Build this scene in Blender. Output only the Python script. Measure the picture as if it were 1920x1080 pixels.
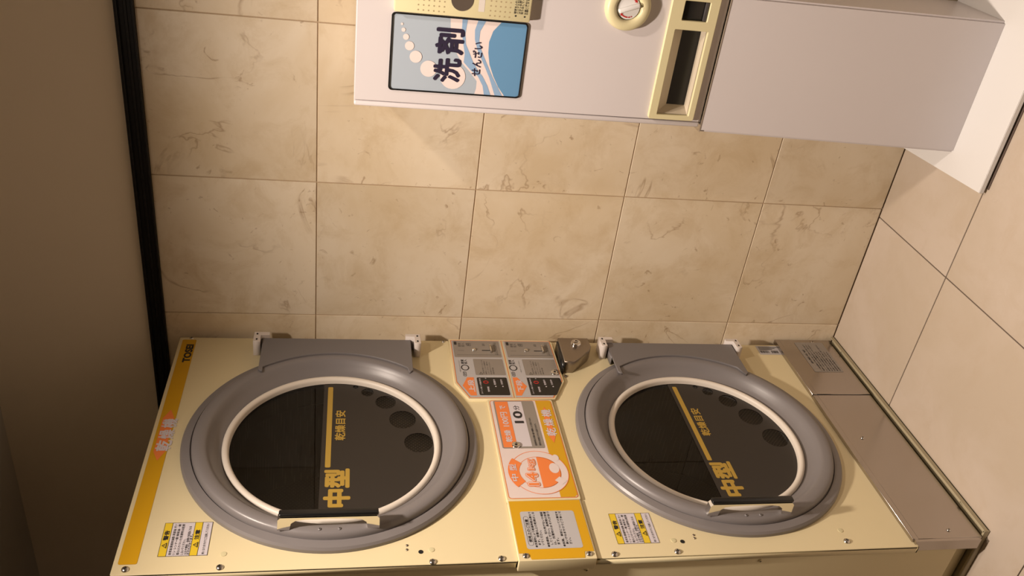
import bpy, bmesh, math, random
from mathutils import Vector, Matrix, Euler

scene = bpy.context.scene
for o in list(bpy.data.objects):
    bpy.data.objects.remove(o, do_unlink=True)
COL = scene.collection
PI = math.pi
random.seed(4)

# ------------------------------------------------------------------ camera (portrait shot held on its side)
cam_data = bpy.data.cameras.new('camera')
cam = bpy.data.objects.new('camera', cam_data)
COL.objects.link(cam)
_m = Euler((math.radians(78.9593), math.radians(-1.4407), math.radians(31.8226)), 'XYZ').to_matrix()
_xp, _yp, _zp = _m.col[0], _m.col[1], _m.col[2]
_r = Matrix((-_yp, _xp, _zp)).transposed()
cam.matrix_world = Matrix.Translation((0.9426, -2.0138, 1.4928)) @ _r.to_4x4()
cam_data.sensor_width = 36
cam_data.lens = 1624.87 / 1920 * 36
cam_data.clip_start = 0.02
cam_data.clip_end = 50
scene.camera = cam

# ------------------------------------------------------------------ world, lamps, exposure
world = bpy.data.worlds.new('world')
scene.world = world
world.use_nodes = True
world.node_tree.nodes['Background'].inputs[0].default_value = (1.0, 0.8, 0.6, 1)
world.node_tree.nodes['Background'].inputs[1].default_value = 0.15
vs = scene.view_settings
vs.view_transform = 'Standard'
vs.look = 'None'
vs.gamma = 1.0
vs.use_curve_mapping = False
vs.exposure = 0.0
WARM = (1.0, 0.84, 0.71)


def area(name, loc, target, size, power, color=WARM, spread=180):
    d = bpy.data.lights.new(name, 'AREA')
    d.shape = 'DISK'
    d.size = size
    d.energy = power
    d.color = color
    d.spread = math.radians(spread)
    o = bpy.data.objects.new(name, d)
    COL.objects.link(o)
    o.location = loc
    o.rotation_euler = (Vector(target) - Vector(loc)).to_track_quat('-Z', 'Y').to_euler()
    return o


def spot(name, loc, cone, power, radius):
    d = bpy.data.lights.new(name, 'SPOT')
    d.spot_size = math.radians(cone)
    d.spot_blend = 1.0
    d.energy = power
    d.color = WARM
    d.shadow_soft_size = radius
    o = bpy.data.objects.new(name, d)
    COL.objects.link(o)
    o.location = loc
    return o


# ceiling downlights: a wide beam with a brighter core, cut off towards the horizon
LAMPS = [(0.30, -1.02, 2.385, 1.08), (1.12, -0.82, 2.385, 0.46)]
for lx, ly, lz, k in LAMPS:
    spot('downlight_wide_beam', (lx, ly, lz), 142, 188 * k, 0.045)

# ------------------------------------------------------------------ materials
MATS = {}


def mat(name, col, rough=0.5, metal=0.0, bump=0.0, bscale=200.0, var=0.0, vscale=8.0, coat=0.0, spec=0.5, **kw):
    if name in MATS:
        return MATS[name]
    m = bpy.data.materials.new(name)
    m.use_nodes = True
    nt = m.node_tree
    b = nt.nodes['Principled BSDF']
    b.inputs['Roughness'].default_value = rough
    b.inputs['Metallic'].default_value = metal
    b.inputs['Coat Weight'].default_value = coat
    b.inputs['Specular IOR Level'].default_value = spec
    tc = nt.nodes.new('ShaderNodeTexCoord')
    nz = nt.nodes.new('ShaderNodeTexNoise')
    nz.inputs['Scale'].default_value = vscale
    nz.inputs['Detail'].default_value = 4
    nt.links.new(tc.outputs['Object'], nz.inputs['Vector'])
    mx = nt.nodes.new('ShaderNodeMix')
    mx.data_type = 'RGBA'
    v = max(var, 0.015)
    mx.inputs[6].default_value = (*[c * (1 - v) for c in col], 1)
    mx.inputs[7].default_value = (*[min(1, c * (1 + v)) for c in col], 1)
    nt.links.new(nz.outputs['Fac'], mx.inputs[0])
    nt.links.new(mx.outputs[2], b.inputs['Base Color'])
    if bump:
        n2 = nt.nodes.new('ShaderNodeTexNoise')
        n2.inputs['Scale'].default_value = bscale
        nt.links.new(tc.outputs['Object'], n2.inputs['Vector'])
        bp = nt.nodes.new('ShaderNodeBump')
        bp.inputs['Strength'].default_value = bump
        bp.inputs['Distance'].default_value = 0.001
        nt.links.new(n2.outputs['Fac'], bp.inputs['Height'])
        nt.links.new(bp.outputs['Normal'], b.inputs['Normal'])
    MATS[name] = m
    return m


def srgb(r, g, b):
    f = lambda c: (c / 255 / 12.92) if c / 255 <= 0.04045 else ((c / 255 + 0.055) / 1.055) ** 2.4
    return (f(r), f(g), f(b))


CREAM = mat('cream_paint', (0.72, 0.625, 0.39), 0.36, bump=0.05, bscale=600)
CREAMP = mat('cream_plastic', (0.62, 0.56, 0.34), 0.4, bump=0.04, bscale=500)
WHITE = mat('white_paint', (0.60, 0.56, 0.565), 0.34, bump=0.03, bscale=500)
WHITE2 = mat('white_laminate', (0.69, 0.68, 0.67), 0.4)
GREY = mat('grey_plastic', (0.195, 0.180, 0.180), 0.36, bump=0.08, bscale=900)
GREYH = mat('grey_hinge_paint', (0.170, 0.158, 0.160), 0.42, bump=0.04, bscale=900)
GASKET = mat('white_gasket_rubber', (0.72, 0.66, 0.58), 0.45)
BRKT = mat('white_bracket_plastic', (0.68, 0.62, 0.58), 0.45)
FILM = mat('dark_film', (0.026, 0.021, 0.017), 0.5)
GOLD = mat('gold_print', (0.42, 0.27, 0.045), 0.45)
CHROME = mat('chrome', (0.75, 0.73, 0.70), 0.08, 1.0)
SCREW = mat('screw_steel', (0.62, 0.60, 0.57), 0.22, 1.0)
BLACKP = mat('black_plastic', (0.008, 0.008, 0.008), 0.25)
BLACKM = mat('black_trim_metal', (0.005, 0.0045, 0.0045), 0.5, spec=0.3)
YELLOW = mat('yellow_print', (0.62, 0.34, 0.008), 0.35)
WYEL = mat('warning_yellow_print', (0.72, 0.52, 0.03), 0.4)
ORANGE = mat('orange_print', (0.80, 0.22, 0.055), 0.4)
LWHITE = mat('white_print', (0.62, 0.58, 0.62), 0.4)
LGREY = mat('light_grey_print', (0.46, 0.45, 0.46), 0.4)
MGREY = mat('warm_grey_print', (0.27, 0.24, 0.21), 0.35)
INK = mat('black_ink', (0.02, 0.018, 0.02), 0.5)
NAVY = mat('navy_ink', (0.018, 0.012, 0.035), 0.5)
RED = mat('red_print', (0.45, 0.02, 0.02), 0.4)
SKYB = mat('pale_blue_print', (0.37, 0.43, 0.50), 0.3)
BLUE = mat('blue_print', (0.125, 0.275, 0.46), 0.3)
MIDB = mat('mid_blue_print', (0.25, 0.38, 0.56), 0.3)
PINKW = mat('pinkish_white_print', (0.72, 0.62, 0.60), 0.3)
HOLE = mat('dark_hole', (0.006, 0.005, 0.005), 0.7)
BRONZE = mat('bronze_lock_metal', (0.30, 0.25, 0.20), 0.3, 0.85)
STEEL = mat('brushed_stainless', (0.47, 0.43, 0.40), 0.24, 1.0, bump=0.03, bscale=300)
CEIL = mat('ceiling_paint', (0.55, 0.50, 0.43), 0.7, bump=0.04, bscale=400)
PANEL = mat('wall_panel_paint', (0.86, 0.77, 0.63), 0.7, bump=0.04, bscale=400)
CEIL2 = mat('ceiling_paint_greyer', (0.55, 0.52, 0.47), 0.7, bump=0.04, bscale=400)
WALLP = mat('wall_paint', (0.34, 0.30, 0.25), 0.8)
GROUT = mat('wall_joint', (0.46, 0.34, 0.22), 0.8)
FGROUT = mat('floor_joint', (0.10, 0.07, 0.055), 0.8)
BODYT = mat('white_body_side', (0.62, 0.57, 0.52), 0.4)

# lit digit
LED = bpy.data.materials.new('red_led')
LED.use_nodes = True
_b = LED.node_tree.nodes['Principled BSDF']
_b.inputs['Base Color'].default_value = (0.3, 0.01, 0.01, 1)
_b.inputs['Emission Color'].default_value = (1, 0.03, 0.02, 1)
_b.inputs['Emission Strength'].default_value = 0.12

# door glass
GLASS = bpy.data.materials.new('door_glass')
GLASS.use_nodes = True
nt = GLASS.node_tree
nt.nodes.remove(nt.nodes['Principled BSDF'])
_t = nt.nodes.new('ShaderNodeBsdfTransparent')
_t.inputs[0].default_value = (0.72, 0.70, 0.68, 1)
_g = nt.nodes.new('ShaderNodeBsdfGlossy')
_g.inputs['Roughness'].default_value = 0.03
_f = nt.nodes.new('ShaderNodeFresnel')
_f.inputs['IOR'].default_value = 1.45
_x = nt.nodes.new('ShaderNodeMixShader')
nt.links.new(_f.outputs[0], _x.inputs[0])
nt.links.new(_t.outputs[0], _x.inputs[1])
nt.links.new(_g.outputs[0], _x.inputs[2])
nt.links.new(_x.outputs[0], nt.nodes['Material Output'].inputs[0])


def drum_material(name, c0, c1, P, rad):
    m = bpy.data.materials.new(name)
    m.use_nodes = True
    nt = m.node_tree
    b = nt.nodes['Principled BSDF']
    b.inputs['Metallic'].default_value = 0.2
    b.inputs['Roughness'].default_value = 0.45
    tc = nt.nodes.new('ShaderNodeTexCoord')
    sp = nt.nodes.new('ShaderNodeSeparateXYZ')
    nt.links.new(tc.outputs['Object'], sp.inputs[0])

    def M(op, a, bb=None):
        n = nt.nodes.new('ShaderNodeMath')
        n.operation = op
        for i, v in enumerate((a, bb)):
            if v is None:
                continue
            if isinstance(v, (int, float)):
                n.inputs[i].default_value = v
            else:
                nt.links.new(v, n.inputs[i])
        return n.outputs[0]
    u = M('DIVIDE', sp.outputs[1], P)
    v = M('DIVIDE', sp.outputs[2], P)
    a = M('ADD', u, v)
    c = M('SUBTRACT', u, v)
    fa = M('ABSOLUTE', M('SUBTRACT', M('FRACT', a), 0.5))
    fc = M('ABSOLUTE', M('SUBTRACT', M('FRACT', c), 0.5))
    d = M('SQRT', M('ADD', M('MULTIPLY', fa, fa), M('MULTIPLY', fc, fc)))
    mask = M('LESS_THAN', d, rad)
    mx = nt.nodes.new('ShaderNodeMix')
    mx.data_type = 'RGBA'
    mx.inputs[6].default_value = (*c0, 1)
    mx.inputs[7].default_value = (*c1, 1)
    nt.links.new(mask, mx.inputs[0])
    nt.links.new(mx.outputs[2], b.inputs['Base Color'])
    return m


DRUM = drum_material('perforated_drum_steel_shaded', (0.010, 0.008, 0.007), (0.035, 0.030, 0.026), 0.0120, 0.22)  # shade of the deep drum and its dim glints put into the colour
SCREEN = drum_material('perforated_drum_steel_glints', (0.030, 0.026, 0.023), (0.50, 0.44, 0.36), 0.0100, 0.17)  # brighter copy: the drum's glints painted as light dots


def marble(name, base, light, dark, vein, rough, vein_amt=1.0, cloud=2.2, tone=0.10, spots=True):
    m = bpy.data.materials.new(name)
    m.use_nodes = True
    nt = m.node_tree
    b = nt.nodes['Principled BSDF']
    b.inputs['Roughness'].default_value = rough
    L = nt.links.new

    def N(t, **kw):
        n = nt.nodes.new(t)
        for k, v in kw.items():
            setattr(n, k, v)
        return n
    tc = N('ShaderNodeTexCoord')
    oi = N('ShaderNodeObjectInfo')
    mul = N('ShaderNodeVectorMath', operation='SCALE')
    cmb = N('ShaderNodeCombineXYZ')
    L(oi.outputs['Random'], cmb.inputs[0])
    L(oi.outputs['Random'], cmb.inputs[1])
    L(oi.outputs['Random'], cmb.inputs[2])
    L(cmb.outputs[0], mul.inputs[0])
    mul.inputs['Scale'].default_value = 37.0
    add = N('ShaderNodeVectorMath', operation='ADD')
    L(tc.outputs['Object'], add.inputs[0])
    L(mul.outputs[0], add.inputs[1])

    def noise(scale, detail=5, rough=0.55, dist=0.0):
        n = N('ShaderNodeTexNoise')
        n.inputs['Scale'].default_value = scale
        n.inputs['Detail'].default_value = detail
        n.inputs['Roughness'].default_value = rough
        n.inputs['Distortion'].default_value = dist
        L(add.outputs[0], n.inputs['Vector'])
        return n

    def ramp(src, stops):
        r = N('ShaderNodeValToRGB')
        e = r.color_ramp.elements
        e[0].position, e[0].color = stops[0][0], (*[stops[0][1]] * 3, 1)
        e[1].position, e[1].color = stops[-1][0], (*[stops[-1][1]] * 3, 1)
        for p, v in stops[1:-1]:
            k = e.new(p)
            k.color = (v, v, v, 1)
        L(src, r.inputs[0])
        return r.outputs[0]

    def mix(fac, a, c):
        x = N('ShaderNodeMix', data_type='RGBA')
        if isinstance(fac, float):
            x.inputs[0].default_value = fac
        else:
            L(fac, x.inputs[0])
        for i, s in ((6, a), (7, c)):
            if isinstance(s, tuple):
                x.inputs[i].default_value = (*s, 1)
            else:
                L(s, x.inputs[i])
        return x.outputs[2]
    c1 = noise(cloud, 6, 0.6, 0.6)
    col = mix(ramp(c1.outputs['Fac'], [(0.38, 0), (0.60, 1)]), base, light)
    c2 = noise(cloud * 3.6, 8, 0.72, 0.5)
    col = mix(ramp(c2.outputs['Fac'], [(0.48, 0), (0.70, 0.55)]), col, dark)
    # thin wandering veins: the zero crossings of a stretched noise, kept only in places
    c3 = noise(2.6, 5, 0.55, 1.2)
    sub = N('ShaderNodeMath', operation='SUBTRACT')
    L(c3.outputs['Fac'], sub.inputs[0])
    sub.inputs[1].default_value = 0.5
    ab = N('ShaderNodeMath', operation='ABSOLUTE')
    L(sub.outputs[0], ab.inputs[0])
    line = ramp(ab.outputs[0], [(0.0, 1), (0.010, 0)])
    keep = ramp(noise(5.0, 3, 0.6).outputs['Fac'], [(0.50, 0), (0.62, 1)])
    mm = N('ShaderNodeMath', operation='MULTIPLY')
    L(line, mm.inputs[0])
    L(keep, mm.inputs[1])
    m2 = N('ShaderNodeMath', operation='MULTIPLY')
    L(mm.outputs[0], m2.inputs[0])
    m2.inputs[1].default_value = 0.75 * vein_amt
    col = mix(m2.outputs[0], col, vein)
    if spots:
        c4 = noise(26, 3, 0.6, 1.5)
        sp = ramp(c4.outputs['Fac'], [(0.66, 0), (0.74, 0.6)])
        col = mix(sp, col, vein)
    # each tile a little lighter or darker
    hs = N('ShaderNodeHueSaturation')
    mr = N('ShaderNodeMapRange')
    L(oi.outputs['Random'], mr.inputs[0])
    mr.inputs[3].default_value = 1 - tone
    mr.inputs[4].default_value = 1 + tone
    L(mr.outputs[0], hs.inputs['Value'])
    L(col, hs.inputs['Color'])
    L(hs.outputs[0], b.inputs['Base Color'])
    bp = N('ShaderNodeBump')
    bp.inputs['Strength'].default_value = 0.06
    bp.inputs['Distance'].default_value = 0.002
    L(c2.outputs['Fac'], bp.inputs['Height'])
    L(bp.outputs['Normal'], b.inputs['Normal'])
    return m


WTILE = marble('wall_marble', (0.65, 0.53, 0.36), (0.74, 0.64, 0.49), (0.52, 0.385, 0.215), (0.30, 0.19, 0.10), 0.38, tone=0.08, vein_amt=0.8)
FTILE = marble('floor_stone', (0.48, 0.40, 0.31), (0.52, 0.44, 0.36), (0.46, 0.37, 0.275), (0.39, 0.31, 0.23), 0.42, vein_amt=0.25, cloud=3.0, tone=0.02, spots=False)

# ------------------------------------------------------------------ helpers


def link(name, me, m=None, parent=None):
    o = bpy.data.objects.new(name, me)
    COL.objects.link(o)
    if m is not None:
        if isinstance(m, (list, tuple)):
            for k in m:
                me.materials.append(k)
        else:
            me.materials.append(m)
    if parent is not None:
        o.parent = parent
        o.matrix_parent_inverse = parent.matrix_world.inverted() if False else Matrix.Translation(-Vector(WORLD_LOC[parent.name]))
    WORLD_LOC[o.name] = WORLD_LOC[parent.name] if parent is not None else (0, 0, 0)
    # child origin: the parent's base; vertices stay in world coordinates
    if parent is not None:
        WORLD_LOC[o.name] = (0, 0, 0)
    return o


WORLD_LOC = {}


def thing(name, label, cat, loc=(0, 0, 0), group=None):
    o = bpy.data.objects.new(name, None)
    COL.objects.link(o)
    o.location = loc
    o.empty_display_size = 0.1
    WORLD_LOC[o.name] = loc
    o['label'] = label
    o['category'] = cat
    if group:
        o['group'] = group
    return o


def mesh_from_bm(bm, smooth=None, name='m'):
    bmesh.ops.recalc_face_normals(bm, faces=bm.faces)
    me = bpy.data.meshes.new(name)
    bm.to_mesh(me)
    bm.free()
    if smooth is not None:
        for p in me.polygons:
            p.use_smooth = True
        me.set_sharp_from_angle(angle=math.radians(smooth))
    return me


def bm_box(bm, x0, x1, y0, y1, z0, z1, bev=0.0, seg=2):
    r = bmesh.ops.create_cube(bm, size=1.0)
    vs_ = r['verts']
    for v in vs_:
        v.co = Vector(((x0 + x1) / 2 + v.co.x * (x1 - x0), (y0 + y1) / 2 + v.co.y * (y1 - y0), (z0 + z1) / 2 + v.co.z * (z1 - z0)))
    if bev:
        es = list({e for v in vs_ for e in v.link_edges})
        bmesh.ops.bevel(bm, geom=es, offset=bev, segments=seg, affect='EDGES', profile=0.5)


def box(name, m, x0, x1, y0, y1, z0, z1, bev=0.0, parent=None, seg=2):
    bm = bmesh.new()
    bm_box(bm, min(x0, x1), max(x0, x1), min(y0, y1), max(y0, y1), min(z0, z1), max(z0, z1), bev, seg)
    return link(name, mesh_from_bm(bm, 40 if bev else None), m, parent)


def struct(o):
    o['kind'] = 'structure'
    return o


class Frame:
    """plane frame: a, b in the plane, d out of it"""

    def __init__(self, o, ea, eb, n):
        self.m = Matrix((Vector(ea), Vector(eb), Vector(n))).transposed().to_4x4()
        self.m.translation = Vector(o)

    def __call__(self, a, b, d=0.0):
        return self.m @ Vector((a, b, d))


DF = Frame((-0.46, 0, 0), (0, 1, 0), (0, 0, 1), (1, 0, 0))      # dryer front: a = y, b = z
VF = Frame((0, -0.205, 0), (1, 0, 0), (0, 0, 1), (0, -1, 0))    # vending front: a = x, b = z
SF = Frame((0, -0.808, 0), (1, 0, 0), (0, 0, 1), (0, -1, 0))    # dryer side


def rect(a0, b0, a1, b1):
    a0, a1 = min(a0, a1), max(a0, a1)
    b0, b1 = min(b0, b1), max(b0, b1)
    return [(a0, b0), (a1, b0), (a1, b1), (a0, b1)]


def rrect(a0, b0, a1, b1, r, n=5):
    a0, a1 = min(a0, a1), max(a0, a1)
    b0, b1 = min(b0, b1), max(b0, b1)
    P = []
    for cx, cy, s in ((a1 - r, b0 + r, -90), (a1 - r, b1 - r, 0), (a0 + r, b1 - r, 90), (a0 + r, b0 + r, 180)):
        for k in range(n + 1):
            t = math.radians(s + 90 * k / n)
            P.append((cx + r * math.cos(t), cy + r * math.sin(t)))
    return P


def circ(a, b, r, n=48, r2=None, t0=0, t1=360):
    r2 = r if r2 is None else r2
    full = abs(t1 - t0) >= 360
    return [(a + r * math.cos(math.radians(t0 + (t1 - t0) * k / (n if full else n - 1))),
             b + r2 * math.sin(math.radians(t0 + (t1 - t0) * k / (n if full else n - 1)))) for k in range(n)]


def arc_band(a, b, r0, r1, t0, t1, n=24):
    return circ(a, b, r1, n, None, t0, t1) + circ(a, b, r0, n, None, t1, t0)


def loops_mesh(shapes, fr, d, h=0.0, bev=0.0):
    """closed 2D loops (inner ones cut holes) filled and, with h, extruded from d to d+h"""
    cu = bpy.data.curves.new('tmp', 'CURVE')
    cu.dimensions = '2D'
    cu.fill_mode = 'BOTH'
    for lp in shapes:
        s = cu.splines.new('POLY')
        s.points.add(len(lp) - 1)
        for p, q in zip(s.points, lp):
            p.co = (q[0], q[1], 0, 1)
        s.use_cyclic_u = True
    if h:
        cu.extrude = max(h / 2 - bev, 0)
        cu.bevel_depth = bev
        cu.bevel_resolution = 1
        cu.offset = -bev
    ob = bpy.data.objects.new('tmp', cu)
    me = bpy.data.meshes.new_from_object(ob)
    me.transform(Matrix.Translation((0, 0, d + h / 2)))
    me.transform(fr.m)
    bpy.data.objects.remove(ob)
    bpy.data.curves.remove(cu)
    if h:
        bm = bmesh.new()
        bm.from_mesh(me)
        bmesh.ops.remove_doubles(bm, verts=bm.verts, dist=1e-6)
        bmesh.ops.recalc_face_normals(bm, faces=bm.faces)
        bm.to_mesh(me)
        bm.free()
    me.update()
    return me


def join_meshes(mes):
    bm = bmesh.new()
    for me in mes:
        bm.from_mesh(me)
        bpy.data.meshes.remove(me)
    out = bpy.data.meshes.new('joined')
    bm.to_mesh(out)
    bm.free()
    return out


def plates(name, m, shapes, fr, d, h=0.0, parent=None):
    for lp in shapes:
        plate(name, m, [lp], fr, d, h, parent)


def plate(name, m, shapes, fr, d, h=0.0, parent=None, bev=0.0, smooth=None):
    me = loops_mesh(shapes, fr, d, h, bev)
    if smooth:
        for p in me.polygons:
            p.use_smooth = True
        me.set_sharp_from_angle(angle=math.radians(smooth))
    return link(name, me, m, parent)


def glyphs(s, box4, fr, d, bold=0.0, space=1.0, rot=0):
    """lettering fitted to the rectangle a0,b0,a1,b1 of the frame"""
    cu = bpy.data.curves.new('tmp', 'FONT')
    cu.body = s
    cu.space_character = space
    cu.resolution_u = 3
    ob = bpy.data.objects.new('tmp', cu)
    COL.objects.link(ob)
    dg = bpy.context.evaluated_depsgraph_get()
    me = bpy.data.meshes.new_from_object(ob.evaluated_get(dg))
    bpy.data.objects.remove(ob)
    bpy.data.curves.remove(cu)
    if rot:
        me.transform(Matrix.Rotation(math.radians(rot), 4, 'Z'))
    if not me.vertices:
        return me
    if bold:
        bm = bmesh.new()
        n = 12 if bold > 0.035 else 8
        for q in range(n + 1):
            c = me.copy()
            if q:
                rr = bold
                c.transform(Matrix.Translation((rr * math.cos(2 * PI * q / n), rr * math.sin(2 * PI * q / n), -1.5e-5 * q)))
            bm.from_mesh(c)
            bpy.data.meshes.remove(c)
            if q == 0 and bold > 0.05:
                for q2 in range(8):
                    c = me.copy()
                    c.transform(Matrix.Translation((bold * 0.5 * math.cos(PI * q2 / 4), bold * 0.5 * math.sin(PI * q2 / 4), -1.5e-5 * (q2 + 14))))
                    bm.from_mesh(c)
                    bpy.data.meshes.remove(c)
        bm.to_mesh(me)
        bm.free()
    xs = [v.co.x for v in me.vertices]
    ys = [v.co.y for v in me.vertices]
    a0, b0, a1, b1 = box4
    sx = (a1 - a0) / max(max(xs) - min(xs), 1e-6)
    sy = (b1 - b0) / max(max(ys) - min(ys), 1e-6)
    T = Matrix.Translation((a0, b0, d)) @ Matrix.Diagonal((sx, sy, 1, 1)) @ Matrix.Translation((-min(xs), -min(ys), 0))
    me.transform(fr.m @ T)
    return me


def lettering(name, m, items, fr, d, parent):
    """items: (text, (a0,b0,a1,b1), bold)"""
    small = []
    for t, b, *r in items:
        me = glyphs(t, b, fr, d, *(r or (0,)))
        if abs(b[3] - b[1]) < 0.0095:
            small.append(me)
        else:
            link(name, me, m, parent)
    if small:
        return small_print(small, m, parent)


def small_print(mes, m, parent):
    o = link('small_print', join_meshes(mes), m, parent)
    o['kind'] = 'stuff'
    return o


def lathe(name, m, prof, fr, a, b, parent=None, n=96, smooth=50, sy=1.0):
    """profile (radius, d) turned about the frame normal through a,b"""
    bm = bmesh.new()
    rings = []
    for r, d in prof:
        if r < 1e-6:
            rings.append([bm.verts.new(fr(a, b, d))])
        else:
            rings.append([bm.verts.new(fr(a + r * math.cos(2 * PI * k / n), b + r * math.sin(2 * PI * k / n) * sy, d)) for k in range(n)])
    for A, B in zip(rings, rings[1:]):
        if len(A) == 1 and len(B) == 1:
            continue
        for k in range(n):
            k2 = (k + 1) % n
            if len(A) == 1:
                bm.faces.new((A[0], B[k], B[k2]))
            elif len(B) == 1:
                bm.faces.new((A[k], A[k2], B[0]))
            else:
                bm.faces.new((A[k], A[k2], B[k2], B[k]))
    return link(name, mesh_from_bm(bm, smooth), m, parent)


def screw(a, b, d, fr, r=0.008, parent=None, name='screw', m=None):
    bm = bmesh.new()
    n = 16
    prof = [(r, 0), (r * 0.97, r * 0.25), (r * 0.75, r * 0.5), (r * 0.4, r * 0.62), (0, r * 0.64)]
    rings = []
    for rr, dd in prof:
        if rr < 1e-6:
            rings.append([bm.verts.new(fr(a, b, d + dd))])
        else:
            rings.append([bm.verts.new(fr(a + rr * math.cos(2 * PI * k / n), b + rr * math.sin(2 * PI * k / n), d + dd)) for k in range(n)])
    for A, B in zip(rings, rings[1:]):
        for k in range(n):
            k2 = (k + 1) % n
            if len(B) == 1:
                bm.faces.new((A[k], A[k2], B[0]))
            else:
                bm.faces.new((A[k], A[k2], B[k2], B[k]))
    me = mesh_from_bm(bm, 60)
    # cross recess
    w, l = r * 0.13, r * 0.5
    cr = loops_mesh([[(a - w, b - l), (a + w, b - l), (a + w, b - w), (a + l, b - w), (a + l, b + w), (a + w, b + w), (a + w, b + l),
                      (a - w, b + l), (a - w, b + w), (a - l, b + w), (a - l, b - w), (a - w, b - w)]], fr, d + r * 0.66)
    o = link(name, me, [m or SCREW, HOLE], parent)
    n0 = len(me.polygons)
    bm = bmesh.new()
    bm.from_mesh(me)
    bm.from_mesh(cr)
    bm.faces.ensure_lookup_table()
    for f in bm.faces[n0:]:
        f.material_index = 1
    bm.to_mesh(me)
    bm.free()
    bpy.data.meshes.remove(cr)
    return o


# ------------------------------------------------------------------ setting
H = 0.4
HB = 0.363
ZS = 1.950
TW = 0.3953

floor = struct(box('floor', FGROUT, -1.5, 2.9, -3.6, 0.1, -0.06, -0.004))
wall_back = struct(box('wall_back', GROUT, -1.5, 2.9, 0.003, 0.12, -0.06, 2.40))


def tile_set(name, parent, m, us, vs_, orient, gap, thick, bev):
    cache = {}
    for i in range(len(us) - 1):
        for j in range(len(vs_) - 1):
            w = us[i + 1] - us[i] - gap
            h = vs_[j + 1] - vs_[j] - gap
            if w <= 0.005 or h <= 0.005:
                continue
            key = (round(w, 4), round(h, 4))
            if key not in cache:
                bm = bmesh.new()
                if orient == 'wall':
                    bm_box(bm, -w / 2, w / 2, 0, thick, -h / 2, h / 2, bev, 1)
                else:
                    bm_box(bm, -w / 2, w / 2, -h / 2, h / 2, -thick, 0, bev, 1)
                me = mesh_from_bm(bm)
                me.materials.append(m)
                cache[key] = me
            o = bpy.data.objects.new(name, cache[key])
            COL.objects.link(o)
            cu, cv = (us[i] + us[i + 1]) / 2, (vs_[j] + vs_[j + 1]) / 2
            jit = random.uniform(-0.0003, 0.0003)
            o.location = (cu, jit, cv) if orient == 'wall' else (cu, cv, jit)
            o.parent = parent


tile_set('tile', wall_back, WTILE, [-1.5] + [TW * k for k in range(-3, 7)] + [2.9], [0.0] + [HB + H * k for k in range(4)] + [ZS + 0.003], 'wall', 0.0024, 0.009, 0.0010)
FP = 0.571
tile_set('tile', floor, FTILE, [-1.5] + [-0.025 + FP * k for k in range(-2, 5)] + [2.9], [-3.6] + [-0.333 - FP * k for k in range(5, -1, -1)] + [-0.001], 'floor', 0.0032, 0.010, 0.0006)

HC = 2.40
struct(box('wall_left', WALLP, -1.65, -1.55, -3.6, 0.1, 0, HC))
struct(box('wall_right', WALLP, 2.9, 3.0, -3.6, 0.1, 0, HC))
struct(box('wall_front', WALLP, -1.65, 3.0, -3.7, -3.6, 0, HC))
struct(box('ceiling', CEIL2, -1.65, 3.0, -3.7, 0.1, HC, HC + 0.06))
# painted part of the back wall over the trim
box('painted_panel', PANEL, -1.55, 2.9, -0.002, 0.003, 1.9915, HC, 0, wall_back)

# black trim where the tiles meet the ceiling: a channel of three ribs
bm = bmesh.new()
bm_box(bm, -1.5, 2.9, -0.006, 0.0, 1.9515, 1.9920)
for z0, z1, p in ((1.9515, 1.9575, 0.011), (1.9665, 1.9735, 0.009), (1.9850, 1.9920, 0.014)):
    bm_box(bm, -1.5, 2.9, -p, -0.004, z0, z1, 0.0012, 1)
struct(link('trim_1', mesh_from_bm(bm, 40), BLACKM))

# ------------------------------------------------------------------ downlights in the higher ceiling
LAMPM = bpy.data.materials.new('lamp_glow')
LAMPM.use_nodes = True
_b = LAMPM.node_tree.nodes['Principled BSDF']
_b.inputs['Emission Color'].default_value = (1, 0.78, 0.55, 1)
_b.inputs['Emission Strength'].default_value = 3.0
CFR = Frame((0, 0, 2.40), (1, 0, 0), (0, -1, 0), (0, 0, -1))
for (lx, ly, lz, k), txt in zip(LAMPS, ('round recessed ceiling downlight with white rim nearer the dryers', 'round recessed ceiling downlight with white rim farther from the dryers')):
    t = thing('downlight', txt, 'downlight', (lx, ly, 2.40))
    lathe('rim', WHITE2, [(0.052, 0.0), (0.053, 0.005), (0.066, 0.004), (0.070, 0.0)], CFR, lx, -ly, t, 40)
    lathe('diffuser', LAMPM, [(0, 0.001), (0.052, 0.001)], CFR, lx, -ly, t, 40)

# ------------------------------------------------------------------ the stacked pair of coin dryers
dryer = thing('coin_dryer', 'tall cream stacked pair of coin dryers with two round grey doors in the corner', 'dryer', (-0.86, -0.41, 0))
bmb = bmesh.new()
bm_box(bmb, -1.28, -0.478, -0.803, -0.022, 0.075, 1.900, 0.003)
bmesh.ops.delete(bmb, geom=[f for f in bmb.faces if f.normal.x > 0.95 and f.calc_area() > 0.1], context='FACES')
body = link('cabinet_body', mesh_from_bm(bmb, 40), CREAM, dryer)

UC = (-0.4353, 1.5041)
LC = (-0.4291, 0.5690)


def fold_panel(name, a0, b0, a1, b1, hole, depth=0.019, th=0.006):
    """sheet panel whose four edges fold back, with a round door opening"""
    loops = [rrect(a0, b0, a1, b1, 0.004, 3)]
    if hole:
        loops.append(circ(*hole, 64))
    me = loops_mesh(loops, DF, -th, th, 0.0015)
    me2 = []
    for q in (rect(a0, b0, a0 + 0.004, b1), rect(a1 - 0.004, b0, a1, b1), rect(a0, b0, a1, b0 + 0.004), rect(a0, b1 - 0.004, a1, b1)):
        me2.append(loops_mesh([q], DF, -depth, depth - 0.0016))
    o = link(name, join_meshes([me] + me2), CREAM, dryer)
    return o


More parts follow.
